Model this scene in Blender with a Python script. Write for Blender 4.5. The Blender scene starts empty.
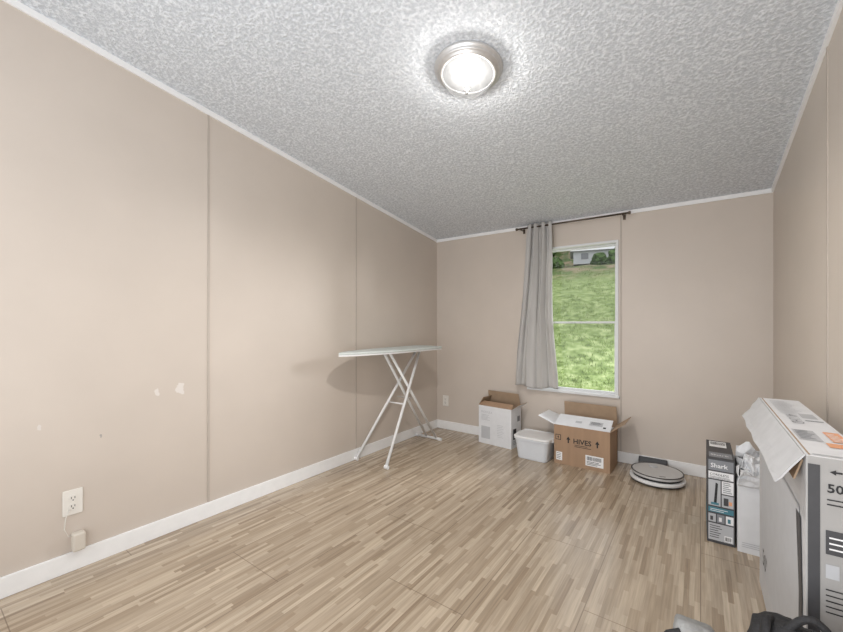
import bpy, bmesh, math, random
from mathutils import Vector, Matrix, noise
random.seed(7)
S=bpy.context.scene
C=S.collection
S.view_settings.view_transform='Standard'
S.view_settings.look='None'

# ---------------- materials ----------------
def mat(name,col,rough=.6,metal=0,noise_amt=0.0,nscale=20,bump=0,bscale=80,spec=.5,stretch=None):
    m=bpy.data.materials.new(name); m.use_nodes=True
    nt=m.node_tree; n=nt.nodes; l=nt.links; b=n['Principled BSDF']
    b.inputs['Base Color'].default_value=(*col,1)
    b.inputs['Roughness'].default_value=rough
    b.inputs['Metallic'].default_value=metal
    b.inputs['Specular IOR Level'].default_value=spec
    tc=n.new('ShaderNodeTexCoord'); mp=n.new('ShaderNodeMapping')
    l.new(tc.outputs['Object'],mp.inputs[0])
    if stretch: mp.inputs['Scale'].default_value=stretch
    if noise_amt>0:
        t=n.new('ShaderNodeTexNoise'); t.inputs['Scale'].default_value=nscale; t.inputs['Detail'].default_value=5
        l.new(mp.outputs[0],t.inputs['Vector'])
        r=n.new('ShaderNodeValToRGB')
        r.color_ramp.elements[0].position=.3; r.color_ramp.elements[1].position=.7
        r.color_ramp.elements[0].color=(*[c*(1-noise_amt) for c in col],1)
        r.color_ramp.elements[1].color=(*[min(1,c*(1+noise_amt)) for c in col],1)
        l.new(t.outputs[0],r.inputs[0]); l.new(r.outputs[0],b.inputs['Base Color'])
    if bump>0:
        t=n.new('ShaderNodeTexNoise'); t.inputs['Scale'].default_value=bscale; t.inputs['Detail'].default_value=4
        l.new(mp.outputs[0],t.inputs['Vector'])
        bp=n.new('ShaderNodeBump'); bp.inputs['Strength'].default_value=bump; bp.inputs['Distance'].default_value=.005
        l.new(t.outputs[0],bp.inputs['Height']); l.new(bp.outputs[0],b.inputs['Normal'])
    return m

M={}
M['trim']=mat('white_trim',(.84,.84,.84),.45,noise_amt=.02)
M['batten']=mat('batten_beige',(.46,.405,.355),.6,noise_amt=.03)
M['plastic_white']=mat('white_plastic',(.82,.82,.82),.4,noise_amt=.01)
M['cream']=mat('outlet_plastic',(.74,.71,.66),.4,noise_amt=.01)
M['beige_pl']=mat('adapter_plastic',(.62,.57,.50),.4,noise_amt=.01)
M['black']=mat('black_plastic',(.015,.015,.017),.4,noise_amt=.1)
M['ink']=mat('black_ink',(.02,.02,.022),.6,noise_amt=.05)
M['char']=mat('charcoal_print',(.065,.065,.07),.55,noise_amt=.1)
M['grey']=mat('grey_ink',(.25,.26,.28),.6,noise_amt=.05)
M['lgrey']=mat('light_grey_ink',(.50,.51,.53),.6,noise_amt=.03)
M['white']=mat('white_ink',(.85,.85,.86),.6,noise_amt=.02)
M['teal']=mat('teal_ink',(.07,.22,.28),.5,noise_amt=.1)
M['orange']=mat('orange_ink',(.80,.38,.20),.5,noise_amt=.05)
M['card']=mat('kraft_cardboard',(.38,.25,.16),.8,noise_amt=.08,nscale=30,stretch=(1,1,.1))
M['card_in']=mat('kraft_cardboard_inside',(.38,.27,.18),.85,noise_amt=.06)
M['card_white']=mat('white_cardboard',(.74,.75,.77),.6,noise_amt=.03)
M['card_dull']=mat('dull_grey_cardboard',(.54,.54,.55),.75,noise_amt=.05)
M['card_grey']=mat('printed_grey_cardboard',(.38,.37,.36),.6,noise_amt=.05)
M['foam']=mat('white_foam',(.74,.75,.77),.8,noise_amt=.03,bump=.3)
M['metal']=mat('brushed_nickel',(.62,.61,.60),.38,.7,noise_amt=.05,nscale=60)
M['pan']=mat('lamp_pan',(.05,.05,.05),.8,noise_amt=.05)
M['rod']=mat('bronze_rod',(.10,.075,.055),.4,.6,noise_amt=.1)
M['bwhite']=mat('white_enamel',(.80,.80,.80),.35,noise_amt=.02)
M['silver']=mat('silver_grey_plastic',(.56,.56,.56),.35,.1,noise_amt=.03)
M['cover']=mat('ironing_cover',(.60,.64,.62),.85,noise_amt=.05,bump=.2,bscale=300)
M['fabric_black']=mat('black_nylon',(.02,.02,.022),.7,noise_amt=.2,bump=.5,bscale=200)
M['fabric_grey']=mat('grey_fabric',(.30,.30,.295),.9,noise_amt=.15,bump=.5,bscale=200)
M['tub']=mat('translucent_tub',(.68,.71,.75),.3,noise_amt=.02)
M['vinyl']=mat('window_vinyl',(.70,.71,.72),.4,noise_amt=.01)

def curtainmat():
    m=mat('curtain_linen',(.58,.565,.55),.9,noise_amt=.05,nscale=8,bump=.3,bscale=400,stretch=(1,1,.4))
    nt=m.node_tree;n=nt.nodes;l=nt.links;b=n['Principled BSDF'];o=n['Material Output']
    t=n.new('ShaderNodeBsdfTranslucent'); t.inputs[0].default_value=(.60,.58,.55,1)
    mx=n.new('ShaderNodeMixShader'); mx.inputs[0].default_value=.22
    l.new(b.outputs[0],mx.inputs[1]); l.new(t.outputs[0],mx.inputs[2]); l.new(mx.outputs[0],o.inputs[0])
    return m
M['curtain']=curtainmat()

def glowmat():
    # alabaster frosted shade: partly see-through so the bulb inside lights the room
    m=bpy.data.materials.new('frosted_alabaster_glass'); m.use_nodes=True
    nt=m.node_tree;n=nt.nodes;l=nt.links;o=n['Material Output']; b=n['Principled BSDF']
    tc=n.new('ShaderNodeTexCoord')
    nz=n.new('ShaderNodeTexNoise'); nz.inputs['Scale'].default_value=8; nz.inputs['Detail'].default_value=3; nz.inputs['Distortion'].default_value=2.5
    l.new(tc.outputs['Object'],nz.inputs['Vector'])
    r=n.new('ShaderNodeValToRGB'); r.color_ramp.elements[0].position=.35; r.color_ramp.elements[1].position=.65
    r.color_ramp.elements[0].color=(.62,.61,.60,1); r.color_ramp.elements[1].color=(.98,.97,.95,1)
    l.new(nz.outputs[0],r.inputs[0])
    lw=n.new('ShaderNodeLayerWeight'); lw.inputs[0].default_value=.4
    mr=n.new('ShaderNodeMapRange'); mr.inputs[3].default_value=.92; mr.inputs[4].default_value=.30; l.new(lw.outputs['Facing'],mr.inputs[0])
    b.inputs['Base Color'].default_value=(.01,.01,.01,1); b.inputs['Roughness'].default_value=.3
    b.inputs['Specular IOR Level'].default_value=.1
    l.new(r.outputs[0],b.inputs['Emission Color']); l.new(mr.outputs[0],b.inputs['Emission Strength'])
    t=n.new('ShaderNodeBsdfTransparent'); t.inputs[0].default_value=(1,.98,.95,1)
    mx=n.new('ShaderNodeMixShader'); mx.inputs[0].default_value=.2
    l.new(b.outputs[0],mx.inputs[1]); l.new(t.outputs[0],mx.inputs[2]); l.new(mx.outputs[0],o.inputs[0])
    return m
M['glow']=glowmat()

def wallmat(name,patches=()):
    m=mat(name,(.575,.508,.447),.42,noise_amt=.025,nscale=3,bump=.10,bscale=250)
    nt=m.node_tree;n=nt.nodes;l=nt.links;b=n['Principled BSDF']
    src=b.inputs['Base Color'].links[0].from_socket
    g=n.new('ShaderNodeNewGeometry')
    nz=n.new('ShaderNodeTexNoise'); nz.inputs['Scale'].default_value=25
    l.new(g.outputs['Position'],nz.inputs['Vector'])
    for (x,y,z,r,s,k) in patches:
        sub=n.new('ShaderNodeVectorMath'); sub.operation='SUBTRACT'; sub.inputs[1].default_value=(x,y,z)
        l.new(g.outputs['Position'],sub.inputs[0])
        sc=n.new('ShaderNodeVectorMath'); sc.operation='MULTIPLY'; sc.inputs[1].default_value=(0,1,s)
        l.new(sub.outputs[0],sc.inputs[0])
        ln=n.new('ShaderNodeVectorMath'); ln.operation='LENGTH'; l.new(sc.outputs[0],ln.inputs[0])
        ad=n.new('ShaderNodeMath'); ad.operation='MULTIPLY_ADD'; ad.inputs[1].default_value=.05
        l.new(nz.outputs[0],ad.inputs[0]); l.new(ln.outputs['Value'],ad.inputs[2])
        lt=n.new('ShaderNodeMath'); lt.operation='LESS_THAN'; lt.inputs[1].default_value=r+.025
        l.new(ad.outputs[0],lt.inputs[0])
        mx=n.new('ShaderNodeMixRGB'); mx.inputs[2].default_value=(k,k*.93,k*.87,1)
        l.new(lt.outputs[0],mx.inputs[0]); l.new(src,mx.inputs[1]); src=mx.outputs[0]
    l.new(src,b.inputs['Base Color'])
    return m
M['wall']=wallmat('beige_wall_panel')
M['wall_l']=wallmat('beige_wall_panel_patched',[(-2.43,.867,.805,.016,.6,.68),(-2.43,.985,.80,.020,.6,.68),(-2.43,.40,.71,.005,.5,.64),(-2.43,.62,.62,.003,1,.35)])

def floormat():
    m=bpy.data.materials.new('laminate_floor'); m.use_nodes=True
    nt=m.node_tree;n=nt.nodes;l=nt.links;b=n['Principled BSDF']
    g=n.new('ShaderNodeNewGeometry'); sp=n.new('ShaderNodeSeparateXYZ'); l.new(g.outputs['Position'],sp.inputs[0])
    def math_(op,a,bv=None,c=None):
        k=n.new('ShaderNodeMath'); k.operation=op
        for i,v in enumerate((a,bv,c)):
            if v is None: continue
            if isinstance(v,(int,float)): k.inputs[i].default_value=v
            else: l.new(v,k.inputs[i])
        return k.outputs[0]
    W=.0195; L=.27
    u=math_('DIVIDE',sp.outputs[0],W); row=math_('FLOOR',u)
    wn=n.new('ShaderNodeTexWhiteNoise'); wn.noise_dimensions='1D'; l.new(row,wn.inputs['W'])
    v=math_('ADD',math_('DIVIDE',sp.outputs[1],L),math_('MULTIPLY',wn.outputs['Value'],9.7))
    cell=math_('FLOOR',v)
    cb=n.new('ShaderNodeCombineXYZ'); l.new(row,cb.inputs[0]); l.new(cell,cb.inputs[1])
    w2=n.new('ShaderNodeTexWhiteNoise'); w2.noise_dimensions='3D'; l.new(cb.outputs[0],w2.inputs['Vector'])
    r=n.new('ShaderNodeValToRGB'); cr=r.color_ramp
    cr.elements[0].position=0; cr.elements[0].color=(.305,.23,.16,1)
    cr.elements[1].position=1; cr.elements[1].color=(.55,.455,.345,1)
    e=cr.elements.new(.2); e.color=(.385,.305,.22,1)
    e=cr.elements.new(.65); e.color=(.46,.372,.277,1)
    l.new(w2.outputs['Value'],r.inputs[0])
    mp=n.new('ShaderNodeMapping'); mp.inputs['Scale'].default_value=(120,5,1)
    l.new(g.outputs['Position'],mp.inputs[0])
    nz=n.new('ShaderNodeTexNoise'); nz.inputs['Scale'].default_value=1; nz.inputs['Detail'].default_value=6
    l.new(mp.outputs[0],nz.inputs['Vector'])
    gr=n.new('ShaderNodeMapRange'); gr.inputs[1].default_value=.3; gr.inputs[2].default_value=.7; gr.inputs[3].default_value=.82; gr.inputs[4].default_value=1.15
    l.new(nz.outputs[0],gr.inputs[0])
    mul=n.new('ShaderNodeMixRGB'); mul.blend_type='MULTIPLY'; mul.inputs[0].default_value=1
    l.new(r.outputs[0],mul.inputs[1]); l.new(gr.outputs[0],mul.inputs[2])
    pu=math_('DIVIDE',sp.outputs[0],W*20); prow=math_('FLOOR',pu); pfu=math_('FRACT',pu)
    s1=math_('LESS_THAN',pfu,.010)
    pv=math_('ADD',math_('DIVIDE',sp.outputs[1],1.22),math_('MULTIPLY',prow,.37)); s2=math_('LESS_THAN',math_('FRACT',pv),.003)
    seam=math_('MAXIMUM',s1,s2)
    mx=n.new('ShaderNodeMixRGB'); mx.inputs[2].default_value=(.18,.13,.09,1)
    l.new(math_('MULTIPLY',seam,.7),mx.inputs[0]); l.new(mul.outputs[0],mx.inputs[1])
    l.new(mx.outputs[0],b.inputs['Base Color'])
    b.inputs['Roughness'].default_value=.22
    b.inputs['Specular IOR Level'].default_value=.6
    bp=n.new('ShaderNodeBump'); bp.inputs['Strength'].default_value=.10; bp.inputs['Distance'].default_value=.002
    l.new(nz.outputs[0],bp.inputs['Height']); l.new(bp.outputs[0],b.inputs['Normal'])
    return m
M['floor']=floormat()

def ceilmat():
    m=bpy.data.materials.new('stippled_ceiling'); m.use_nodes=True
    nt=m.node_tree;n=nt.nodes;l=nt.links;b=n['Principled BSDF']
    b.inputs['Roughness'].default_value=.85
    b.inputs['Specular IOR Level'].default_value=.2
    g=n.new('ShaderNodeNewGeometry')
    nz=n.new('ShaderNodeTexNoise'); nz.inputs['Scale'].default_value=64; nz.inputs['Detail'].default_value=4; nz.inputs['Roughness'].default_value=.6
    l.new(g.outputs['Position'],nz.inputs['Vector'])
    r=n.new('ShaderNodeValToRGB'); r.color_ramp.elements[0].position=.42; r.color_ramp.elements[1].position=.66
    l.new(nz.outputs[0],r.inputs[0])
    c=n.new('ShaderNodeValToRGB'); c.color_ramp.elements[0].position=.38; c.color_ramp.elements[1].position=.64
    c.color_ramp.elements[0].color=(.52,.55,.59,1); c.color_ramp.elements[1].color=(.80,.83,.87,1)
    l.new(nz.outputs[0],c.inputs[0]); l.new(c.outputs[0],b.inputs['Base Color'])
    bp=n.new('ShaderNodeBump'); bp.inputs['Strength'].default_value=.6; bp.inputs['Distance'].default_value=.007
    l.new(r.outputs[0],bp.inputs['Height']); l.new(bp.outputs[0],b.inputs['Normal'])
    return m
M['ceil']=ceilmat()

def glassmat():
    m=bpy.data.materials.new('window_glass'); m.use_nodes=True
    nt=m.node_tree;n=nt.nodes;l=nt.links
    for x in list(n):
        if x.type=='BSDF_PRINCIPLED': n.remove(x)
    o=n['Material Output']; t=n.new('ShaderNodeBsdfTransparent'); g=n.new('ShaderNodeBsdfGlossy'); g.inputs['Roughness'].default_value=.02
    mx=n.new('ShaderNodeMixShader'); mx.inputs[0].default_value=.015
    l.new(t.outputs[0],mx.inputs[1]); l.new(g.outputs[0],mx.inputs[2]); l.new(mx.outputs[0],o.inputs[0])
    return m
M['glass']=glassmat()

def grassmat():
    m=bpy.data.materials.new('grass_slope'); m.use_nodes=True
    nt=m.node_tree;n=nt.nodes;l=nt.links;b=n['Principled BSDF']; b.inputs['Roughness'].default_value=.9; b.inputs['Specular IOR Level'].default_value=.1
    g=n.new('ShaderNodeNewGeometry')
    nz=n.new('ShaderNodeTexNoise'); nz.inputs['Scale'].default_value=6; nz.inputs['Detail'].default_value=9; nz.inputs['Roughness'].default_value=.8
    l.new(g.outputs['Position'],nz.inputs['Vector'])
    r=n.new('ShaderNodeValToRGB'); c=r.color_ramp
    c.elements[0].position=.36; c.elements[0].color=(.055,.085,.025,1)
    c.elements[1].position=.64; c.elements[1].color=(.36,.41,.22,1)
    e=c.elements.new(.5); e.color=(.18,.245,.09,1)
    l.new(nz.outputs[0],r.inputs[0])
    sp=n.new('ShaderNodeSeparateXYZ'); l.new(g.outputs['Position'],sp.inputs[0])
    ad=n.new('ShaderNodeMath'); ad.operation='MULTIPLY_ADD'; ad.inputs[1].default_value=3; l.new(nz.outputs[0],ad.inputs[0]); l.new(sp.outputs[1],ad.inputs[2])
    mr=n.new('ShaderNodeMapRange'); mr.inputs[1].default_value=13.6; mr.inputs[2].default_value=15.2; l.new(ad.outputs[0],mr.inputs[0])
    n2=n.new('ShaderNodeTexNoise'); n2.inputs['Scale'].default_value=2.2; n2.inputs['Detail'].default_value=9
    l.new(g.outputs['Position'],n2.inputs['Vector'])
    r2=n.new('ShaderNodeValToRGB'); c=r2.color_ramp
    c.elements[0].position=.45; c.elements[0].color=(.06,.09,.03,1)
    c.elements[1].position=.60; c.elements[1].color=(.20,.16,.11,1)
    l.new(n2.outputs[0],r2.inputs[0])
    mx=n.new('ShaderNodeMixRGB'); l.new(mr.outputs[0],mx.inputs[0]); l.new(r.outputs[0],mx.inputs[1]); l.new(r2.outputs[0],mx.inputs[2])
    l.new(mx.outputs[0],b.inputs['Base Color'])
    return m
M['grass']=grassmat()
M['blade']=mat('grass_blades',(.205,.27,.10),.8,noise_amt=.55,nscale=5,spec=.1)
M['leaf']=mat('shrub_leaves',(.06,.10,.035),.9,noise_amt=.7,nscale=6,bump=1,bscale=12,spec=.1)
M['siding']=mat('house_siding',(.56,.58,.60),.7,noise_amt=.05,stretch=(1,1,8))
M['roof']=mat('roof_shingle',(.42,.43,.45),.9,noise_amt=.2)

# ---------------- mesh helpers ----------------
def new(name,bm,mats,parent=None,loc=(0,0,0),rot=(0,0,0),smooth=False,bevel=0,solid=0):
    bmesh.ops.recalc_face_normals(bm,faces=bm.faces)
    me=bpy.data.meshes.new(name); bm.to_mesh(me); bm.free()
    if not isinstance(mats,(list,tuple)): mats=[mats]
    for m in mats: me.materials.append(m)
    if smooth:
        for p in me.polygons: p.use_smooth=True
    o=bpy.data.objects.new(name,me); C.objects.link(o)
    o.location=loc; o.rotation_euler=rot
    if parent: o.parent=parent
    if solid:
        md=o.modifiers.new('s','SOLIDIFY'); md.thickness=solid; md.offset=0
    if bevel:
        md=o.modifiers.new('b','BEVEL'); md.width=bevel; md.segments=2; md.limit_method='ANGLE'
    return o
def empty(name,label,cat,loc,rot=(0,0,0),**k):
    o=bpy.data.objects.new(name,None); C.objects.link(o); o.location=loc; o.rotation_euler=rot; o.empty_display_size=.1
    o['label']=label; o['category']=cat
    for a,b in k.items(): o[a]=b
    return o
def B(bm,x0,x1,y0,y1,z0,z1,mi=0):
    vs=[bm.verts.new(p) for p in ((x0,y0,z0),(x1,y0,z0),(x1,y1,z0),(x0,y1,z0),(x0,y0,z1),(x1,y0,z1),(x1,y1,z1),(x0,y1,z1))]
    for f in ((0,3,2,1),(4,5,6,7),(0,1,5,4),(1,2,6,5),(2,3,7,6),(3,0,4,7)):
        fc=bm.faces.new([vs[i] for i in f]); fc.material_index=mi
    return vs
def prism(bm,pts2,axis,a0,a1):
    def P(p,a):
        return {'x':(a,p[0],p[1]),'y':(p[0],a,p[1]),'z':(p[0],p[1],a)}[axis]
    A=[bm.verts.new(P(p,a0)) for p in pts2]; D=[bm.verts.new(P(p,a1)) for p in pts2]
    n=len(pts2); bm.faces.new(A); bm.faces.new(D[::-1])
    for i in range(n): bm.faces.new((A[i],A[(i+1)%n],D[(i+1)%n],D[i]))
def tube(bm,pts,r,seg=10,cap=True):
    pts=[Vector(p) for p in pts]; rings=[]
    for i,p in enumerate(pts):
        if i==0: d=pts[1]-p
        elif i==len(pts)-1: d=p-pts[i-1]
        else: d=(pts[i+1]-p).normalized()+(p-pts[i-1]).normalized()
        d.normalize()
        up=Vector((0,0,1)) if abs(d.z)<.9 else Vector((0,1,0))
        a=d.cross(up).normalized(); b=d.cross(a).normalized()
        rings.append([bm.verts.new(p+r*(math.cos(t)*a+math.sin(t)*b)) for t in [2*math.pi*k/seg for k in range(seg)]])
    for i in range(len(rings)-1):
        for k in range(seg): bm.faces.new((rings[i][k],rings[i][(k+1)%seg],rings[i+1][(k+1)%seg],rings[i+1][k]))
    if cap: bm.faces.new(rings[0]); bm.faces.new(rings[-1][::-1])
def lathe(bm,prof,seg=48,center=(0,0)):
    rings=[]
    for (r,z) in prof:
        if r<1e-5: rings.append([bm.verts.new((center[0],center[1],z))])
        else: rings.append([bm.verts.new((center[0]+r*math.cos(2*math.pi*k/seg),center[1]+r*math.sin(2*math.pi*k/seg),z)) for k in range(seg)])
    for i in range(len(rings)-1):
        a,b=rings[i],rings[i+1]
        for k in range(seg):
            k2=(k+1)%seg
            if len(a)==1 and len(b)==1: continue
            if len(a)==1: bm.faces.new((a[0],b[k],b[k2]))
            elif len(b)==1: bm.faces.new((a[k],a[k2],b[0]))
            else: bm.faces.new((a[k],a[k2],b[k2],b[k]))
FACE={'-Y':Matrix.Rotation(math.pi/2,4,'X'),
      '-X':Matrix.Rotation(-math.pi/2,4,'Z')@Matrix.Rotation(math.pi/2,4,'X'),
      '+X':Matrix.Rotation(math.pi/2,4,'Z')@Matrix.Rotation(math.pi/2,4,'X'),
      '+Z':Matrix.Identity(4),
      '+Zn':Matrix.Rotation(-math.pi/2,4,'Z')}
class Print:
    """flat printing on a box face"""
    def __init__(s): s.bm=bmesh.new(); s.mats=[]
    def mi(s,k):
        if k not in s.mats: s.mats.append(k)
        return s.mats.index(k)
    def poly(s,pts,face,org,k,off=0):
        T=Matrix.Translation(org)@FACE[face]
        vs=[s.bm.verts.new(T@Vector((p[0],p[1],off))) for p in pts]
        f=s.bm.faces.new(vs); f.material_index=s.mi(k)
    def rect(s,x,y,w,h,face,org,k,off=0): s.poly([(x,y),(x+w,y),(x+w,y+h),(x,y+h)],face,org,k,off)
    def arrow(s,x,y,h,face,org,k,off=.0004,d=0):
        w=h*.6
        pts=[(-w*.16,-h/2),(w*.16,-h/2),(w*.16,0),(w/2,0),(0,h/2),(-w/2,0),(-w*.16,0)]
        c,sn=math.cos(d),math.sin(d)
        s.poly([(x+a*c-b*sn,y+a*sn+b*c) for a,b in pts],face,org,k,off)
    def text(s,txt,x,y,size,face,org,k,off=.0004,rot=0,bold=0):
        cu=bpy.data.curves.new('t','FONT'); cu.body=txt; cu.size=size; cu.resolution_u=2; cu.offset=bold
        o=bpy.data.objects.new('t',cu); C.objects.link(o)
        bpy.context.view_layer.update()
        me=bpy.data.meshes.new_from_object(o.evaluated_get(bpy.context.evaluated_depsgraph_get()))
        T=Matrix.Translation(org)@FACE[face]@Matrix.Translation((x,y,off))@Matrix.Rotation(rot,4,'Z')
        me.transform(T)
        n0=len(s.bm.faces); s.bm.from_mesh(me); s.bm.faces.ensure_lookup_table()
        i=s.mi(k)
        for f in s.bm.faces[n0:]: f.material_index=i
        bpy.data.objects.remove(o); bpy.data.curves.remove(cu); bpy.data.meshes.remove(me)
    def barcode(s,x,y,w,h,face,org,off=.0008):
        q=x
        while q<x+w:
            b=random.choice((.001,.0016,.0024)); s.rect(q,y,b,h,face,org,'ink',off); q+=b+random.choice((.001,.0018,.0026))
    def lines(s,x,y,w,n,dy,h,face,org,k,off=.0006):
        for i in range(n): s.rect(x,y-i*dy,w*random.uniform(.6,1),h,face,org,k,off)
    def done(s,parent,name='printed_label'):
        me=bpy.data.meshes.new(name); s.bm.to_mesh(me); s.bm.free()
        for k in s.mats: me.materials.append(M[k])
        o=bpy.data.objects.new(name,me); C.objects.link(o); o.parent=parent
        return o
def struct(o,label=None):
    o['kind']='structure'
    if label: o['label']=label
    return o

# ---------------- room ----------------
XL,XR,YB,YF=-2.43,.42,3.66,-.45
SL=.137
def cz(y): return 2.133+SL*(YB-y)
bm=bmesh.new(); B(bm,XL-.1,XR+.1,YF,YB+.1,-.1,0); struct(new('floor',bm,M['floor']),'tan multi-strip wood laminate floor')
bm=bmesh.new(); prism(bm,[(YF,cz(YF)),(YB+.1,cz(YB+.1)),(YB+.1,cz(YB+.1)+.1),(YF,cz(YF)+.1)],'x',XL-.1,XR+.1)
struct(new('ceiling',bm,M['ceil']),'sloped white stippled ceiling')
for nm,a,b,mk in (('wall_left',XL-.1,XL,'wall_l'),('wall_right',XR,XR+.1,'wall')):
    bm=bmesh.new(); prism(bm,[(YF,0),(YB+.1,0),(YB+.1,cz(YB+.1)),(YF,cz(YF))],'x',a,b)
    struct(new(nm,bm,M[mk]),'beige panelled wall')
WX0,WX1,WZ0,WZ1=-1.345,-.575,.56,1.885
bm=bmesh.new()
zt=cz(YB)
B(bm,XL,WX0,YB,YB+.1,0,zt); B(bm,WX1,XR,YB,YB+.1,0,zt); B(bm,WX0,WX1,YB,YB+.1,0,WZ0); B(bm,WX0,WX1,YB,YB+.1,WZ1,zt)
struct(new('wall_back',bm,M['wall']),'beige panelled wall with a window')
def bb(name,fn):
    bm=bmesh.new(); fn(bm); struct(new(name,bm,M['trim'],bevel=.003),'white painted baseboard')
bb('baseboard_left',lambda bm:B(bm,XL,XL+.014,YF,YB-.014,0,.09))
bb('baseboard_back',lambda bm:B(bm,XL,XR,YB-.014,YB,0,.09))
bb('baseboard_right',lambda bm:B(bm,XR-.014,XR,YF,YB-.014,0,.09))
th=.030
for i,(a,b) in enumerate(((XL,XL+.012),(XR-.012,XR))):
    bm=bmesh.new(); prism(bm,[(YF,cz(YF)-th),(YB-.012,cz(YB-.012)-th),(YB-.012,cz(YB-.012)),(YF,cz(YF))],'x',a,b)
    struct(new('trim_%d'%(i+1),bm,M['trim']),'thin white ceiling trim')
bm=bmesh.new(); B(bm,XL,XR,YB-.012,YB,zt-th,zt); struct(new('trim_3',bm,M['trim']),'thin white ceiling trim')
k=4
for y in (-.08,1.14,2.385):
    bm=bmesh.new(); B(bm,XL,XL+.004,y-.006,y+.006,.09,cz(y)-th-.001); struct(new('trim_%d'%k,bm,M['batten']),'narrow beige wall batten'); k+=1
for y in (.98,2.23):
    bm=bmesh.new(); B(bm,XR-.004,XR,y-.006,y+.006,.09,cz(y)-th-.001); struct(new('trim_%d'%k,bm,M['batten']),'narrow beige wall batten'); k+=1
bm=bmesh.new(); B(bm,-.552,-.542,YB-.004,YB,.09,zt-th); struct(new('trim_%d'%k,bm,M['batten']),'narrow beige wall batten'); k+=1

# window
win=bpy.data.objects.new('window_1',None); C.objects.link(win); win.location=(0,YB,0); struct(win,'white vinyl single hung window')
bm=bmesh.new()
for (a,b,c,d) in ((WX0-.010,WX0+.010,WZ0-.012,WZ1+.012),(WX1-.010,WX1+.010,WZ0-.012,WZ1+.012)): B(bm,a,b,-.008,.0,c,d)
B(bm,WX0+.010,WX1-.010,-.008,0,WZ1-.008,WZ1+.012); B(bm,WX0-.02,WX1+.02,-.022,0,WZ0-.020,WZ0+.002)
B(bm,WX0,WX0+.010,0,.09,WZ0,WZ1);B(bm,WX1-.010,WX1,0,.09,WZ0,WZ1);B(bm,WX0+.010,WX1-.010,0,.09,WZ1-.010,WZ1);B(bm,WX0+.010,WX1-.010,0,.09,WZ0,WZ0+.010)
new('window_frame',bm,M['vinyl'],win,bevel=.002)
zm=1.19
for nm,y0,za,zb in (('upper_sash',.05,zm-.010,WZ1-.010),('lower_sash',.022,WZ0+.010,zm+.008)):
    bm=bmesh.new(); a,b=WX0+.010,WX1-.010; w=.015
    B(bm,a,a+w,y0,y0+.026,za,zb);B(bm,b-w,b,y0,y0+.026,za,zb);B(bm,a+w,b-w,y0,y0+.026,za,za+w);B(bm,a+w,b-w,y0,y0+.026,zb-w,zb)
    new(nm,bm,M['vinyl'],win,bevel=.002)
    bm=bmesh.new(); B(bm,a+w,b-w,y0+.011,y0+.014,za+w,zb-w); new('glass_pane',bm,M['glass'],win)
bm=bmesh.new(); B(bm,-1.0,-.94,.005,.022,zm-.006,zm+.008); new('sash_lock',bm,M['vinyl'],win,bevel=.003)

# curtain rod
rodz=2.095; rody=YB-.075
rod=empty('curtain_rod','thin dark bronze curtain rod above the window','curtain rod',(-.96,rody,rodz))
bm=bmesh.new(); tube(bm,[(-.475,0,0),(.475,0,0)],.008,12); new('rod',bm,M['rod'],rod,smooth=True)
for sx in (-1,1):
    bm=bmesh.new(); tube(bm,[(sx*.475,0,0),(sx*.482,0,0)],.011,12); tube(bm,[(sx*.482,0,0),(sx*.497,0,0)],.014,12); new('finial',bm,M['rod'],rod,smooth=False,bevel=.003)
    bm=bmesh.new(); tube(bm,[(sx*.44,0,-.012),(sx*.44,.072,-.012)],.004,8); B(bm,sx*.44-.01,sx*.44+.01,.069,.0745,-.035,.015)
    B(bm,sx*.44-.006,sx*.44+.006,-.01,.01,-.016,-.008); new('bracket',bm,M['rod'],rod)
# curtain
bm=bmesh.new(); NU,NV=130,80; grid=[]
def lerp(a,b,t): return a+(b-a)*t
for j in range(NV+1):
    v=j/NV; z=lerp(2.125,.575,v); row=[]
    xl=lerp(-1.345,-1.455,v**.8)+.014*math.sin(v*5); xr=lerp(-1.125,-1.07,v)+.014*math.sin(v*7+1)
    for i in range(NU+1):
        u=i/NU
        amp=lerp(.020,.030,v)*(1+.5*noise.noise(Vector((u*4,v*1.5,2))))
        ph=2*math.pi*(4.2*u+.35*noise.noise(Vector((u*2.5,v*1.3,0)))*min(1,v*2.5)+.25*math.sin(u*4+.6))
        y=rody+amp*math.sin(ph)+.02*v*noise.noise(Vector((u*6,v*3,5)))+.004*math.sin(ph*2.7+v*3)-.008*v
        x=lerp(xl,xr,u)+.006*math.cos(ph*2)
        row.append(bm.verts.new((x,y,z+.012*v*math.sin(u*9))))
    grid.append(row)
for j in range(NV):
    for i in range(NU): bm.faces.new((grid[j][i],grid[j][i+1],grid[j+1][i+1],grid[j+1][i]))
o=new('curtain',bm,M['curtain'],smooth=True,solid=.0015); o['label']='light grey fabric curtain gathered on the rod'; o['category']='curtain'

# ceiling light
lx,ly=-.907,1.64; ang=math.atan(SL)
cl=empty('ceiling_light','flush mount ceiling light, brushed nickel ring, frosted dome, lit','ceiling light',(lx,ly,cz(ly)),(-ang,0,0))
bm=bmesh.new(); lathe(bm,[(0,0),(.163,0),(.165,-.006),(.160,-.015),(.152,-.018),(.154,-.023),(.148,-.028),(.138,-.030),(.138,-.034),(.128,-.038),(.122,-.034)],64); new('base_ring',bm,M['metal'],cl,smooth=True)
bm=bmesh.new(); lathe(bm,[(0,-.026),(.1215,-.026),(.1215,-.030),(0,-.030)],64); new('inner_pan',bm,M['pan'],cl)
bm=bmesh.new(); pr=[(.124,-.034)]+[(.124*math.cos(t),-.037-.076*math.sin(t)) for t in [math.pi/2*i/12 for i in range(13)]]; pr[-1]=(0,-.113)
lathe(bm,pr,64); new('glass_shade',bm,M['glow'],cl,smooth=True)
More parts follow.
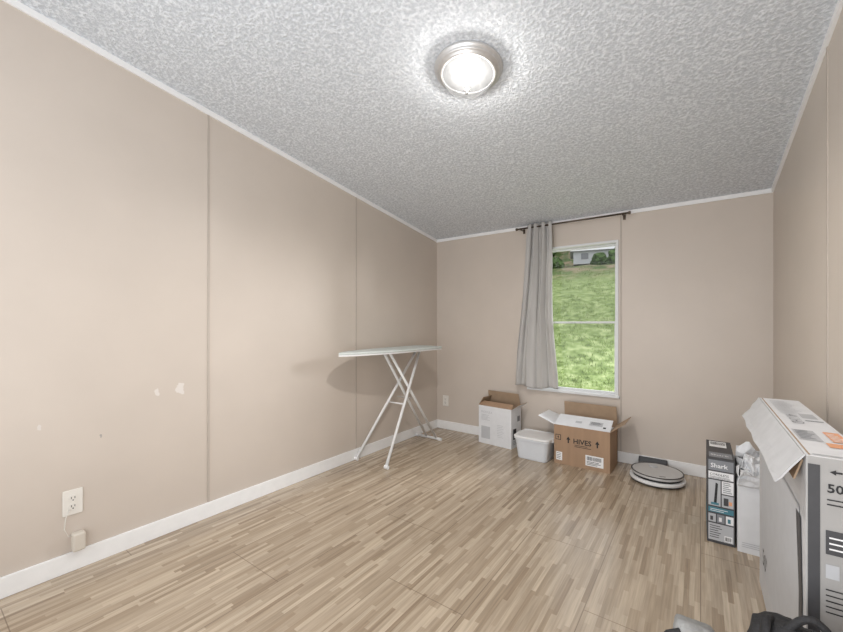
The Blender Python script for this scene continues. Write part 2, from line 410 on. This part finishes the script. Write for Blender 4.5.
bm=bmesh.new(); lathe(bm,[(0,-.111),(.012,-.113),(.014,-.117),(.007,-.121),(.009,-.127),(.005,-.134),(0,-.136)],24); new('finial',bm,M['metal'],cl,smooth=True)

# outlets
def outlet(name,label,loc,rot):
    e=empty(name,label,'outlet',loc,rot,group='wall outlets')
    bm=bmesh.new(); B(bm,-.037,.037,-.006,0,-.06,.06); new('cover_plate',bm,M['cream'],e,bevel=.003)
    for s in (-1,1):
        bm=bmesh.new(); tube(bm,[(0,-.0085,s*.0195),(0,-.005,s*.0195)],.0165,20); new('socket',bm,M['cream'],e)
        bm=bmesh.new(); B(bm,-.0075,-.0050,-.0092,-.008,s*.0195-.002,s*.0195+.008); B(bm,.0050,.0075,-.0092,-.008,s*.0195-.002,s*.0195+.008); B(bm,-.0025,.0025,-.0092,-.008,s*.0195-.011,s*.0195-.006); new('slot',bm,M['ink'],e)
    return e
outlet('wall_outlet','cream duplex wall outlet above the baseboard',(XL,.514,.325),(0,0,math.pi/2))
outlet('wall_outlet','small cream duplex wall outlet beside the room corner',(-2.31,YB,.315),(0,0,0))
ad=empty('power_adapter','beige plug-in adapter with cord resting on the baseboard','power adapter',(XL,.53,.142),(0,0,math.pi/2))
bm=bmesh.new(); B(bm,-.024,.024,-.045,-.001,-.045,.04); new('body',bm,M['beige_pl'],ad,bevel=.008)
bm=bmesh.new(); tube(bm,[(-.03,-.012,.155),(-.045,-.02,.12),(-.05,-.02,.07),(-.035,-.02,.03),(-.02,-.022,.035)],.0022,8); new('cord',bm,M['cream'],ad,smooth=True)

# ---------------- ironing board ----------------
ib=empty('ironing_board','folding ironing board, pale grey cover, white X-shaped legs, by the wall','ironing board',(-2.225,2.36,0))
zb=.955
def outline(sc=1,y0=-.36,y1=.87):
    prof=[]
    N=26
    for i in range(N+1):
        s=i/N; y=y0+(y1-y0)*s
        w=.175*min(1,(math.sin(min(1,s/.62)*math.pi/2))**.62)
        if s>.95: w=.175*math.sqrt(max(0,1-((s-.95)/.05)**2*.5))
        prof.append((w*sc,y))
    return [(w,y) for w,y in prof]+[(-w,y) for w,y in prof[::-1][:-1]]
def slab(name,z0,z1,sc,m,bev):
    bm=bmesh.new(); pts=outline(sc); prism(bm,pts,'z',z0,z1); bmesh.ops.remove_doubles(bm,verts=bm.verts,dist=1e-5); return new(name,bm,m,ib,bevel=bev)
slab('board_cover',zb-.018,zb,1,M['cover'],.006)
slab('board_frame',zb-.030,zb-.018,.96,M['bwhite'],.002)
zt_=zb-.035
bm=bmesh.new(); tube(bm,[(-.02,.66,zt_),(-.175,.0,.018)],.0125,12); tube(bm,[(.02,.66,zt_),(.165,.0,.018)],.0125,12)
tube(bm,[(-.03,.66,zt_),(.03,.66,zt_)],.0105,12); tube(bm,[(-.095,.33,.46),(.09,.33,.46)],.007,8)
new('leg_frame',bm,M['bwhite'],ib,smooth=True)
bm=bmesh.new(); tube(bm,[(-.035,.2,zt_),(-.06,.88,.03)],.0125,12); tube(bm,[(.035,.2,zt_),(.06,.88,.03)],.0125,12); tube(bm,[(-.05,.2,zt_),(.05,.2,zt_)],.0105,12)
tube(bm,[(-.17,.885,.018),(.10,.885,.018)],.012,12)
new('leg_frame',bm,M['bwhite'],ib,smooth=True)
for x,y in ((-.178,.0),(.168,.0),(-.175,.885),(.105,.885)):
    bm=bmesh.new(); tube(bm,[(x-.018,y,.016),(x+.018,y,.016)],.0155,12); new('foot_cap',bm,M['plastic_white'],ib,smooth=False)
bm=bmesh.new(); tube(bm,[(-.08,.44,.495),(.08,.44,.495)],.006,8); new('pivot_bolt',bm,M['metal'],ib)
bm=bmesh.new(); B(bm,-.012,.012,.15,.72,zb-.042,zb-.030); new('slide_rail',bm,M['bwhite'],ib)

# ---------------- boxes ----------------
def carton(e,w,d,h,mo,mi_,t=.005,name='body'):
    bm=bmesh.new(); x,y=w/2,d/2
    o=[(-x,-y),(x,-y),(x,y),(-x,y)]; i_=[(-x+t,-y+t),(x-t,-y+t),(x-t,y-t),(-x+t,y-t)]
    ob=[bm.verts.new((*p,0)) for p in o]; ot=[bm.verts.new((*p,h)) for p in o]
    it=[bm.verts.new((*p,h)) for p in i_]; ibv=[bm.verts.new((*p,t)) for p in i_]
    bm.faces.new(ob); bm.faces.new(ibv).material_index=1
    for k in range(4):
        q=(k+1)%4
        bm.faces.new((ob[k],ob[q],ot[q],ot[k])); bm.faces.new((ot[k],ot[q],it[q],it[k])).material_index=1
        bm.faces.new((it[k],it[q],ibv[q],ibv[k])).material_index=1
    return new(name,bm,[M[mo],M[mi_]],e)
def flap(e,p0,p1,out,length,angle,mo,mi_,t=.004,taper=.01,curl=0,rag=0):
    p0,p1,out=Vector(p0),Vector(p1),Vector(out)
    a=math.radians(angle); ax=(p1-p0).normalized(); W=(p1-p0).length
    bm=bmesh.new(); n=5; m=8; ln=length/n; top=[];bot=[]
    base=Vector((0,0,0))
    for i in range(n+1):
        a_i=a+math.radians(curl)*i/n
        d=out*math.cos(a_i)+Vector((0,0,1))*math.sin(a_i); nr=Vector((0,0,1))*math.cos(a_i)-out*math.sin(a_i)
        tp=taper*i/n; rt=[];rb=[]
        for j in range(m+1):
            s=lerp(tp,W-tp,j/m); q=p0+ax*s+base
            if rag: 
                k_=noise.noise(Vector((s*22,i*.7,angle)))*rag*i/n; q=q+d*k_+nr*noise.noise(Vector((s*12,i,3+angle)))*rag*i/n
            rt.append(bm.verts.new(q+nr*t/2)); rb.append(bm.verts.new(q-nr*t/2))
        top.append(rt); bot.append(rb); base=base+d*ln
    for i in range(n):
        for j in range(m):
            bm.faces.new((top[i][j],top[i][j+1],top[i+1][j+1],top[i+1][j])).material_index=1
            bm.faces.new((bot[i][j],bot[i+1][j],bot[i+1][j+1],bot[i][j+1])).material_index=0
        bm.faces.new((top[i][0],top[i+1][0],bot[i+1][0],bot[i][0])).material_index=1
        bm.faces.new((top[i][m],bot[i][m],bot[i+1][m],top[i+1][m])).material_index=1
    for j in range(m):
        bm.faces.new((top[0][j],bot[0][j],bot[0][j+1],top[0][j+1])).material_index=1
        bm.faces.new((top[n][j],top[n][j+1],bot[n][j+1],bot[n][j])).material_index=1
    return new('flap',bm,[M[mo],M[mi_]],e)

# white carton
e=empty('carton','small white printed carton with open kraft flaps','cardboard box',(-1.60,3.525,0),(0,0,math.radians(-6)))
w,d,h=.36,.19,.37; carton(e,w,d,h,'card_white','card_in')
flap(e,(-w/2,d/2,h),(w/2,d/2,h),(0,1,0),.13,104,'card_white','card_in')
flap(e,(w/2,-d/2,h),(w/2,d/2,h),(1,0,0),.09,35,'card_white','card_in')
flap(e,(-w/2,-d/2,h),(-w/2,d/2,h),(-1,0,0),.09,120,'card_white','card_in')
flap(e,(-w/2,-d/2,h),(w/2,-d/2,h),(0,-1,0),.07,150,'card','card_in')
p=Print(); org=(0,-d/2-.001,0)
p.text('MODULA',-.15,.30,.030,'-Y',org,'lgrey'); p.lines(-.15,.28,.12,5,.012,.004,'-Y',org,'lgrey')
p.rect(-.15,.05,.10,.12,'-Y',org,'lgrey'); p.lines(.03,.20,.09,8,.016,.003,'-Y',org,'lgrey')
p.done(e)
p=Print(); org2=(w/2+.001,0,0); p.rect(-.06,.08,.06,.10,'+X',org2,'ink'); p.rect(.02,.24,.05,.05,'+X',org2,'grey'); p.lines(-.06,.06,.10,3,.014,.005,'+X',org2,'grey')
p.done(e)

# plastic tub
e=empty('storage_tub','translucent white plastic tub with lid, on the floor between boxes','plastic tub',(-1.175,3.35,0),(0,0,math.radians(-2)))
def rrect(w,d,r,n=6):
    pts=[]
    for cx,cy,a0 in ((w/2-r,d/2-r,0),(-w/2+r,d/2-r,90),(-w/2+r,-d/2+r,180),(w/2-r,-d/2+r,270)):
        for i in range(n+1):
            a=math.radians(a0+90*i/n); pts.append((cx+r*math.cos(a),cy+r*math.sin(a)))
    return pts
def loft(name,prof,m,e,close=True):
    bm=bmesh.new(); rings=[[bm.verts.new((x,y,z)) for x,y in rrect(w,d,r)] for (w,d,r,z) in prof]
    n=len(rings[0])
    for i in range(len(rings)-1):
        for k in range(n): bm.faces.new((rings[i][k],rings[i][(k+1)%n],rings[i+1][(k+1)%n],rings[i+1][k]))
    if close: bm.faces.new(rings[0]); bm.faces.new(rings[-1])
    return new(name,bm,m,e,bevel=.001)
loft('tub_body',[(.25,.21,.03,0),(.26,.22,.035,.01),(.295,.255,.04,.160),(.300,.26,.04,.175)],M['tub'],e)
loft('rim',[(.315,.275,.045,.168),(.315,.275,.045,.182)],M['tub'],e)
loft('lid',[(.308,.268,.045,.182),(.322,.282,.05,.185),(.322,.282,.05,.196),(.30,.26,.045,.202),(.28,.24,.04,.196)],M['plastic_white'],e)
for s in (-1,1):
    bm=bmesh.new(); B(bm,s*.158-.010,s*.158+.010,-.04,.04,.160,.198); new('handle_latch',bm,M['plastic_white'],e,bevel=.004)

# kraft carton
e=empty('carton','open kraft cardboard box with foam inside, under the window','cardboard box',(-.785,3.46,0),(0,0,math.radians(-1)))
w,d,h=.435,.30,.325; carton(e,w,d,h,'card','card_in')
flap(e,(-w/2,d/2,h),(w/2,d/2,h),(0,1,0),.155,100,'card','card_in',taper=.004)
flap(e,(w/2,-d/2,h),(w/2,d/2,h),(1,0,0),.13,38,'card','card_in')
flap(e,(-w/2,-d/2,h),(-w/2,d/2,h),(-1,0,0),.15,20,'card','card_white')
flap(e,(-w/2,-d/2,h),(w/2,-d/2,h),(0,-1,0),.17,160,'card_white','card_white',taper=.006)
bm=bmesh.new(); B(bm,-w/2+.01,w/2-.01,-d/2+.01,d/2-.01,.25,.30)
B(bm,-w/2+.06,w/2-.20,-d/2+.03,d/2-.05,.30,.312); new('foam_insert',bm,M['foam'],e,bevel=.006)
FACE['fl']=Matrix.Rotation(math.radians(20),4,'X')
p=Print(); org=(0,-d/2,h+.004)
p.rect(.05,.05,.10,.06,'fl',org,'lgrey'); p.lines(.06,.095,.08,3,.013,.005,'fl',org,'char'); p.rect(-.06,.06,.05,.03,'fl',org,'lgrey'); p.rect(.16,.03,.02,.02,'fl',org,'ink')
p.done(e)
p=Print(); org=(0,-d/2-.001,0)
p.text('HIVES',-.062,.190,.056,'-Y',org,'ink',bold=.001); p.arrow(-.10,.212,.055,'-Y',org,'ink'); p.arrow(.125,.212,.055,'-Y',org,'ink')
p.lines(-.05,.175,.13,2,.012,.004,'-Y',org,'ink')
p.rect(.035,.03,.135,.085,'-Y',org,'white'); p.barcode(.045,.075,.11,.03,'-Y',org); p.lines(.045,.062,.11,3,.011,.004,'-Y',org,'ink')
p.rect(-.20,.03,.05,.07,'-Y',org,'white'); p.lines(-.195,.085,.04,4,.014,.004,'-Y',org,'ink')
p.rect(-.205,.20,.045,.045,'-Y',org,'ink'); p.rect(-.200,.205,.035,.035,'-Y',org,'card',.0006); p.arrow(-.1825,.2225,.026,'-Y',org,'ink',.001)
p.done(e)

# ---------------- robot vacuum ----------------
e=empty('robot_vacuum','round silver grey robot vacuum with dark rim on the floor','robot vacuum',(-.262,3.38,0),(0,0,math.radians(20)))
bm=bmesh.new(); lathe(bm,[(0,.006),(.160,.006),(.176,.010),(.180,.016),(.0,.016)],64); new('lower_body',bm,M['black'],e)
bm=bmesh.new(); lathe(bm,[(0,.016),(.178,.016),(.181,.022),(.181,.034),(.176,.038),(.0,.038)],64); new('bumper',bm,M['bwhite'],e)
bm=bmesh.new(); lathe(bm,[(0,.038),(.158,.038),(.158,.054),(.0,.054)],64); new('groove',bm,M['black'],e)
bm=bmesh.new(); lathe(bm,[(0,.054),(.166,.054),(.170,.058),(.170,.072),(.166,.075),(0,.075)],64); new('top_shell',bm,M['silver'],e)
bm=bmesh.new(); lathe(bm,[(.170,.0715),(.170,.0765),(.163,.0765),(.163,.0745)],64); new('trim_ring',bm,M['black'],e)
bm=bmesh.new(); lathe(bm,[(0,.075),(.030,.075),(.030,.078),(.028,.079),(0,.079)],40,center=(0,.09)); new('sensor_turret',bm,M['lgrey'],e)
for s in (-1,1):
    bm=bmesh.new(); tube(bm,[(s*.11-.012,0,.018),(s*.11+.012,0,.018)],.018,20); new('wheel',bm,M['black'],e)
bm=bmesh.new(); B(bm,-.02,.02,-.13,-.125,.075,.0765); new('button',bm,M['black'],e,bevel=.0005)
e=empty('charging_dock','low black charging dock against the baseboard','charging dock',(-.31,3.61,0))
bm=bmesh.new(); prism(bm,[(-.03,0),(.03,0),(.03,.085),(.012,.09),(-.005,.05),(-.03,.015)],'x',-.10,.10); new('dock_body',bm,M['black'],e,bevel=.004)
bm=bmesh.new(); B(bm,-.03,.03,-.028,-.018,.014,.022); new('contact_strip',bm,M['metal'],e)

# ---------------- vacuum carton ----------------
e=empty('carton','tall narrow charcoal and white printed appliance carton','cardboard box',(.09,2.795,0),(0,0,math.radians(0)))
w,d,h=.118,.39,.455
bm=bmesh.new(); B(bm,-w/2,w/2,-d/2,d/2,0,h,0); new('body',bm,[M['char']],e,bevel=.002)
p=Print(); org=(0,-d/2-.001,0)
p.rect(-.053,.39,.106,.055,'-Y',org,'grey')
p.text('Shark',-.044,.405,.032,'-Y',org,'white',.0006,bold=.0005)
p.rect(-.053,.345,.106,.038,'-Y',org,'white'); p.text('CORDLESS',-.048,.362,.017,'-Y',org,'ink',.0006); p.lines(-.048,.354,.09,2,.006,.002,'-Y',org,'ink')
p.rect(-.053,.20,.052,.138,'-Y',org,'lgrey'); p.rect(.004,.27,.049,.068,'-Y',org,'white'); p.rect(.004,.20,.049,.064,'-Y',org,'lgrey')
p.poly([(-.03,.21),(-.018,.21),(-.012,.32),(-.022,.325)],'-Y',org,'ink',.0006); p.rect(-.042,.205,.034,.012,'-Y',org,'teal',.0008)
p.lines(.009,.328,.038,6,.010,.004,'-Y',org,'grey'); p.rect(.012,.21,.02,.04,'-Y',org,'char',.0006); p.rect(.034,.215,.013,.02,'-Y',org,'orange',.0006)
p.rect(-.053,.165,.106,.027,'-Y',org,'teal'); p.lines(-.045,.18,.08,2,.009,.003,'-Y',org,'white')
for i in range(3): p.rect(-.053+i*.037,.112,.032,.044,'-Y',org,['lgrey','grey','white'][i]); p.rect(-.045+i*.037,.12,.012,.022,'-Y',org,['char','white','teal'][i],.0006)
p.rect(-.053,.015,.106,.09,'-Y',org,'lgrey'); p.lines(-.047,.09,.06,6,.012,.004,'-Y',org,'char'); p.rect(.015,.02,.033,.03,'-Y',org,'white',.0006); p.barcode(.018,.024,.027,.02,'-Y',org)
p.done(e)
p=Print(); org=(0,0,h+.001)
p.rect(-.05,-.18,.10,.10,'+Z',org,'grey'); p.text('Shark',-.044,-.145,.036,'+Z',org,'white',.0006); p.rect(-.045,.04,.08,.13,'+Z',org,'white'); p.barcode(-.04,.09,.07,.06,'+Z',org)
p.done(e)
p=Print(); org=(-w/2-.001,0,0); p.rect(-.17,.03,.34,.12,'-X',org,'teal'); p.text('Shark',-.14,.25,.11,'-X',org,'white')
p.done(e)

# white open carton with paper
e=empty('carton','white open carton with raised flaps and crumpled paper','cardboard box',(.225,2.71,0),(0,0,math.radians(0)))
w,d,h=.135,.27,.34; carton(e,w,d,h,'card_white','card_white')
flap(e,(-w/2,-d/2,h),(w/2,-d/2,h),(0,-1,0),.08,50,'card_white','card_white',curl=35,rag=.04)
flap(e,(-w/2,-d/2,h),(-w/2,d/2,h),(-1,0,0),.09,100,'card_white','card_white',curl=-14,rag=.05)
flap(e,(w/2,-d/2,h),(w/2,d/2,h),(1,0,0),.12,92,'card_white','card_white',rag=.05)
flap(e,(-w/2,d/2,h),(w/2,d/2,h),(0,1,0),.14,95,'card_white','card_white',rag=.05)
bm=bmesh.new(); bmesh.ops.create_icosphere(bm,subdivisions=4,radius=1)
for v in bm.verts:
    n_=noise.noise(v.co*2.3)+.6*noise.noise(v.co*5)+.4*abs(noise.noise(v.co*9)); v.co=Vector((v.co.x*.050,v.co.y*.105,v.co.z*.09))*(1+.4*n_); v.co.z+=.365
new('crumpled_paper',bm,M['card_white'],e)
p=Print(); org=(0,-d/2-.001,0); p.lines(-.05,.05,.09,3,.010,.003,'-Y',org,'lgrey'); p.rect(.02,.25,.03,.05,'-Y',org,'lgrey'); p.done(e)

# ---------------- television carton ----------------
w,d,h=.13,.95,.84
e=empty('television_carton','large flat television carton with printed top, opened side flap','cardboard box',(.285,1.375+d/2,0))
bm=bmesh.new(); B(bm,-w/2,w/2,-d/2,d/2,0,h)
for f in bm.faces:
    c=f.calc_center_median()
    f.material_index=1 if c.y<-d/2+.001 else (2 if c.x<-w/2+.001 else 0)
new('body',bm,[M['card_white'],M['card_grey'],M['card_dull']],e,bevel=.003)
flap(e,(-w/2-.002,-d/2+.002,h),(-w/2-.002,d/2-.002,h),(-1,0,0),.105,-58,'card_in','card_dull',taper=.012,rag=.012)
flap(e,(-w/2-.002,-d/2+.03,h-.02),(-w/2-.002,d/2-.1,h-.02),(-1,0,0),.06,-76,'card','card_in',taper=.012)
p=Print()
org=(0,0,h+.001)
p.rect(-.060,-.47,.004,.93,'+Z',org,'card_in')
p.rect(-.05,-.46,.10,.010,'+Z',org,'lgrey')
p.rect(-.05,-.30,.05,.14,'+Z',org,'lgrey'); p.lines(-.045,-.18,.04,6,.02,.008,'+Z',org,'grey',.0008)
p.rect(.0,-.36,.055,.05,'+Z',org,'orange',.0006); p.rect(.02,-.29,.035,.13,'+Z',org,'orange',.0006); p.lines(.024,-.19,.026,6,.018,.006,'+Z',org,'white',.0009)
p.text('4K UHD',-.10,-.03,.045,'+Zn',(0,0,h+.001),'grey',.0008)
p.lines(-.04,.40,.07,12,.026,.006,'+Z',org,'lgrey')
p.rect(.01,.0,.045,.015,'+Z',org,'grey'); p.rect(.01,.05,.04,.09,'+Z',org,'lgrey')
p.done(e)
p=Print()
org=(0,-d/2-.0015,0)
p.rect(-.062,.03,.022,.79,'-Y',org,'char')
p.arrow(-.012,.806,.022,'-Y',org,'ink',d=math.pi/2)
p.text('50"',-.028,.755,.030,'-Y',org,'ink',bold=.0006)
p.lines(-.028,.735,.08,2,.012,.003,'-Y',org,'ink')
p.rect(-.03,.60,.085,.06,'-Y',org,'char'); p.lines(-.024,.64,.07,3,.014,.004,'-Y',org,'white')
for i in range(3): p.rect(-.03+i*.03,.54,.024,.035,'-Y',org,'lgrey')
p.lines(-.03,.51,.08,5,.014,.003,'-Y',org,'ink')
p.rect(-.03,.34,.085,.07,'-Y',org,'white'); p.barcode(-.025,.355,.07,.04,'-Y',org)
p.arrow(-.01,.25,.06,'-Y',org,'ink'); p.arrow(.035,.25,.06,'-Y',org,'ink')
p.done(e)
p=Print()
org=(-w/2-.0015,0,0)
p.rect(-.40,.12,.80,.56,'-X',org,'lgrey')
p.poly([(.36,.66),(.42,.66),(.44,.45),(.43,.2),(.38,.08),(.34,.08),(.39,.25),(.40,.45)],'-X',org,'char',.0009)
p.text('50"',-.35,.15,.10,'-X',org,'ink')
p.done(e)

# ---------------- bags ----------------
def blob(name,prof,m,e,amp=.02,sc=6,power=.7,seg=48,zs=1):
    bm=bmesh.new(); rings=[]
    for (a,b,z,cx,cy) in prof:
        ring=[]
        for k in range(seg):
            t=2*math.pi*k/seg; c,s=math.cos(t),math.sin(t)
            x=cx+a*math.copysign(abs(c)**power,c); y=cy+b*math.copysign(abs(s)**power,s)
            nn=noise.noise(Vector((x*sc,y*sc,z*sc)))+.5*noise.noise(Vector((x*sc*3,y*sc*3,z*sc*3)))
            k_=1+amp*nn*4; ring.append(bm.verts.new((cx+(x-cx)*k_,cy+(y-cy)*k_,max(0,z*zs+(amp*nn if z>.02 else 0)))))
        rings.append(ring)
    for i in range(len(rings)-1):
        for k in range(seg): bm.faces.new((rings[i][k],rings[i][(k+1)%seg],rings[i+1][(k+1)%seg],rings[i+1][k]))
    bm.faces.new(rings[0]); bm.faces.new(rings[-1])
    return new(name,bm,m,e,smooth=True)
e=empty('backpack','black nylon backpack with carry handle standing near the carton','backpack',(.20,1.21,0))
blob('bag_body',[(.10,.07,0,0,0),(.125,.085,.02,0,0),(.13,.09,.15,0,0),(.125,.088,.30,0,0),(.118,.08,.38,0,0),(.112,.07,.43,0,0),(.098,.058,.46,0,0),(.07,.04,.478,0,0),(.03,.015,.483,0,0)],M['fabric_black'],e,amp=.022,sc=12)
blob('front_pocket',[(.08,.03,.05,0,-.085),(.09,.04,.09,0,-.085),(.09,.04,.26,0,-.085),(.07,.03,.31,0,-.085),(.03,.015,.33,0,-.08)],M['fabric_black'],e,amp=.01)
bm=bmesh.new(); tube(bm,[(-.05+.1*i/10,-.02,.465+.058*math.sin(math.pi*i/10)) for i in range(11)],.008,10); new('handle',bm,M['fabric_black'],e,smooth=True)
bm=bmesh.new(); tube(bm,[(-.108*math.cos(math.pi*i/16),-.065+.035*math.sin(math.pi*i/16),.37+.108*math.sin(math.pi*i/16)) for i in range(17)],.004,8); new('zipper',bm,M['lgrey'],e,smooth=True)
for s in (-1,1):
    bm=bmesh.new(); tube(bm,[(s*.06,.03,.47),(s*.075,-.02,.492),(s*.085,-.06,.465),(s*.09,-.10,.40),(s*.09,-.11,.30)],.009,8); new('strap',bm,M['fabric_black'],e,smooth=True)
e=empty('tote_bag','grey fabric bag slumped beside the black backpack','bag',(.0,1.20,0))
blob('bag_body',[(.05,.07,0,0,0),(.06,.085,.02,0,0),(.06,.09,.2,0,0),(.06,.08,.34,0,0),(.055,.055,.385,0,0),(.045,.03,.405,0,0),(.02,.01,.41,0,0)],M['fabric_grey'],e,amp=.022,sc=14)
bm=bmesh.new(); tube(bm,[(-.03,-.03,.375),(-.045,-.035,.40),(-.065,-.035,.385),(-.085,-.035,.355),(-.10,-.035,.30)],.009,10); new('strap',bm,M['fabric_black'],e,smooth=True)

# ---------------- outdoors ----------------
def hz(x,y):
    if y<14: z=(y-4.4)*.325
    elif y<23: z=9.6*.325+(y-14)*.15
    else: z=4.47+(y-23)*.62
    return z+.12*noise.noise(Vector((x*.6,y*.6,0)))+.05*noise.noise(Vector((x*3,y*3,3)))
bm=bmesh.new(); NX,NY=90,140; g=[]
for j in range(NY+1):
    y=4.0+30*(j/NY)**1.3; g.append([bm.verts.new((-20+30*i/NX,y,hz(-20+30*i/NX,y))) for i in range(NX+1)])
for j in range(NY):
    for i in range(NX): bm.faces.new((g[j][i],g[j][i+1],g[j+1][i+1],g[j+1][i]))
o=new('hillside',bm,M['grass'],smooth=True); o['label']='grassy hillside rising outside the window'; o['category']='hillside'; o['kind']='stuff'
bm=bmesh.new()
for _ in range(30000):
    y=random.uniform(4.8,14.5); x=-y*random.uniform(.02,.55)+random.uniform(-.3,.3); z=hz(x,y)-.01
    if noise.noise(Vector((x*1.5,y*1.5,9)))<-.3: continue
    hh=random.uniform(.02,.07); a=random.uniform(0,6.28); wd=.005; lean=random.uniform(-.04,.04)
    c,s=math.cos(a)*wd,math.sin(a)*wd
    bm.faces.new([bm.verts.new((x-c,y-s,z)),bm.verts.new((x+c,y+s,z)),bm.verts.new((x+lean,y+random.uniform(-.04,.04),z+hh))])
o=new('grass',bm,M['blade']); o['label']='long uneven grass blades on the hillside'; o['category']='grass'; o['kind']='stuff'
for i,(x,y,r) in enumerate(((-5.7,15.6,.35),(-3.2,16.2,.3),(-2.3,15.3,.4),(-4.9,16.4,.3),(-6.9,18,.9),(-1.6,19,.9),(-9.0,25,1.9),(-13.5,25,2.0),(-1.8,26,1.7),(-5.3,27,1.6))):
    bm=bmesh.new(); bmesh.ops.create_icosphere(bm,subdivisions=4,radius=r)
    for v in bm.verts:
        v.co*=1+.35*noise.noise(v.co*2/r+Vector((i*3,0,0)))+.15*noise.noise(v.co*6/r)
    o=new('shrub',bm,M['leaf'],loc=(x,y,hz(x,y)+r*.6)); o['label']='dark green leafy shrub on the hill'; o['category']='shrub'; o['group']='shrubs on the hill'
e=empty('house','distant pale grey house with gable roof on the hill','house',(-4.0,20.5,hz(-4.0,20.5)-.15),(0,0,math.radians(14)))
bm=bmesh.new(); B(bm,-1.2,1.2,-1,1,0,.62); new('house_walls',bm,M['siding'],e)
bm=bmesh.new(); prism(bm,[(-1.2,.60),(1.2,.60),(0,1.1)],'x',-1.35,1.35); new('house_roof',bm,M['roof'],e)
for x in (-.7,.6):
    bm=bmesh.new(); B(bm,x-.16,x+.16,-1.02,-.99,.22,.5); new('house_window',bm,M['grey'],e)

# ---------------- lights ----------------
def addlight(kind,name,loc,energy,**k):
    L=bpy.data.lights.new(name,kind); L.energy=energy
    for a,b in k.items(): setattr(L,a,b)
    o=bpy.data.objects.new(name,L); C.objects.link(o); o.location=loc; return o
so=addlight('SUN','sun',(0,0,9),2.1,angle=math.radians(3),color=(1,.98,.93)); so.rotation_euler=Vector((-.45,0.02,-.9)).to_track_quat('-Z','Y').to_euler()
addlight('POINT','bulb',(lx,ly-.012,cz(ly)-.088),26,shadow_soft_size=.018,color=(1,.98,.96))
addlight('SPOT','bulb_downlight',(lx,ly-.010,cz(ly)-.070),290,shadow_soft_size=.05,color=(1,.98,.96),spot_size=math.radians(160),spot_blend=.7)
o=addlight('AREA','rear_fill',(-1.0,-.42,1.35),14,shape='RECTANGLE',size=2.6,size_y=2.0,color=(1,.99,.98)); o.rotation_euler=(math.radians(90),0,0)  # added fill lamp across the open rear, brightens the whole room
o=addlight('AREA','ceiling_fill',(-.45,-.38,.75),24,shape='SQUARE',size=.9,color=(.94,.97,1)); o.rotation_euler=(math.radians(180-42),0,math.radians(8))  # added lamp behind the camera, aimed upward to lift the ceiling
o=addlight('AREA','window_side_fill',(.75,6.1,2.2),170,shape='SQUARE',size=.8,color=(.97,.985,1)); o.rotation_euler=(Vector((-2.3,1.6,.9))-Vector((.75,6.1,2.2))).to_track_quat('-Z','Y').to_euler()  # added area lamp outside, out of view; boosts window light on left wall
wd=bpy.data.worlds.new('world'); S.world=wd; wd.use_nodes=True
wd.node_tree.nodes['Background'].inputs[0].default_value=(.95,.97,1,1); wd.node_tree.nodes['Background'].inputs[1].default_value=1.2

# ---------------- camera ----------------
cam=bpy.data.cameras.new('camera'); co=bpy.data.objects.new('camera',cam); C.objects.link(co)
co.location=(0,0,1.175); co.rotation_euler=(math.radians(90),0,math.radians(35.88))
cam.sensor_fit='HORIZONTAL'; cam.sensor_width=36; cam.lens=36*385/843; cam.shift_y=8/843; cam.clip_start=.02
S.camera=co
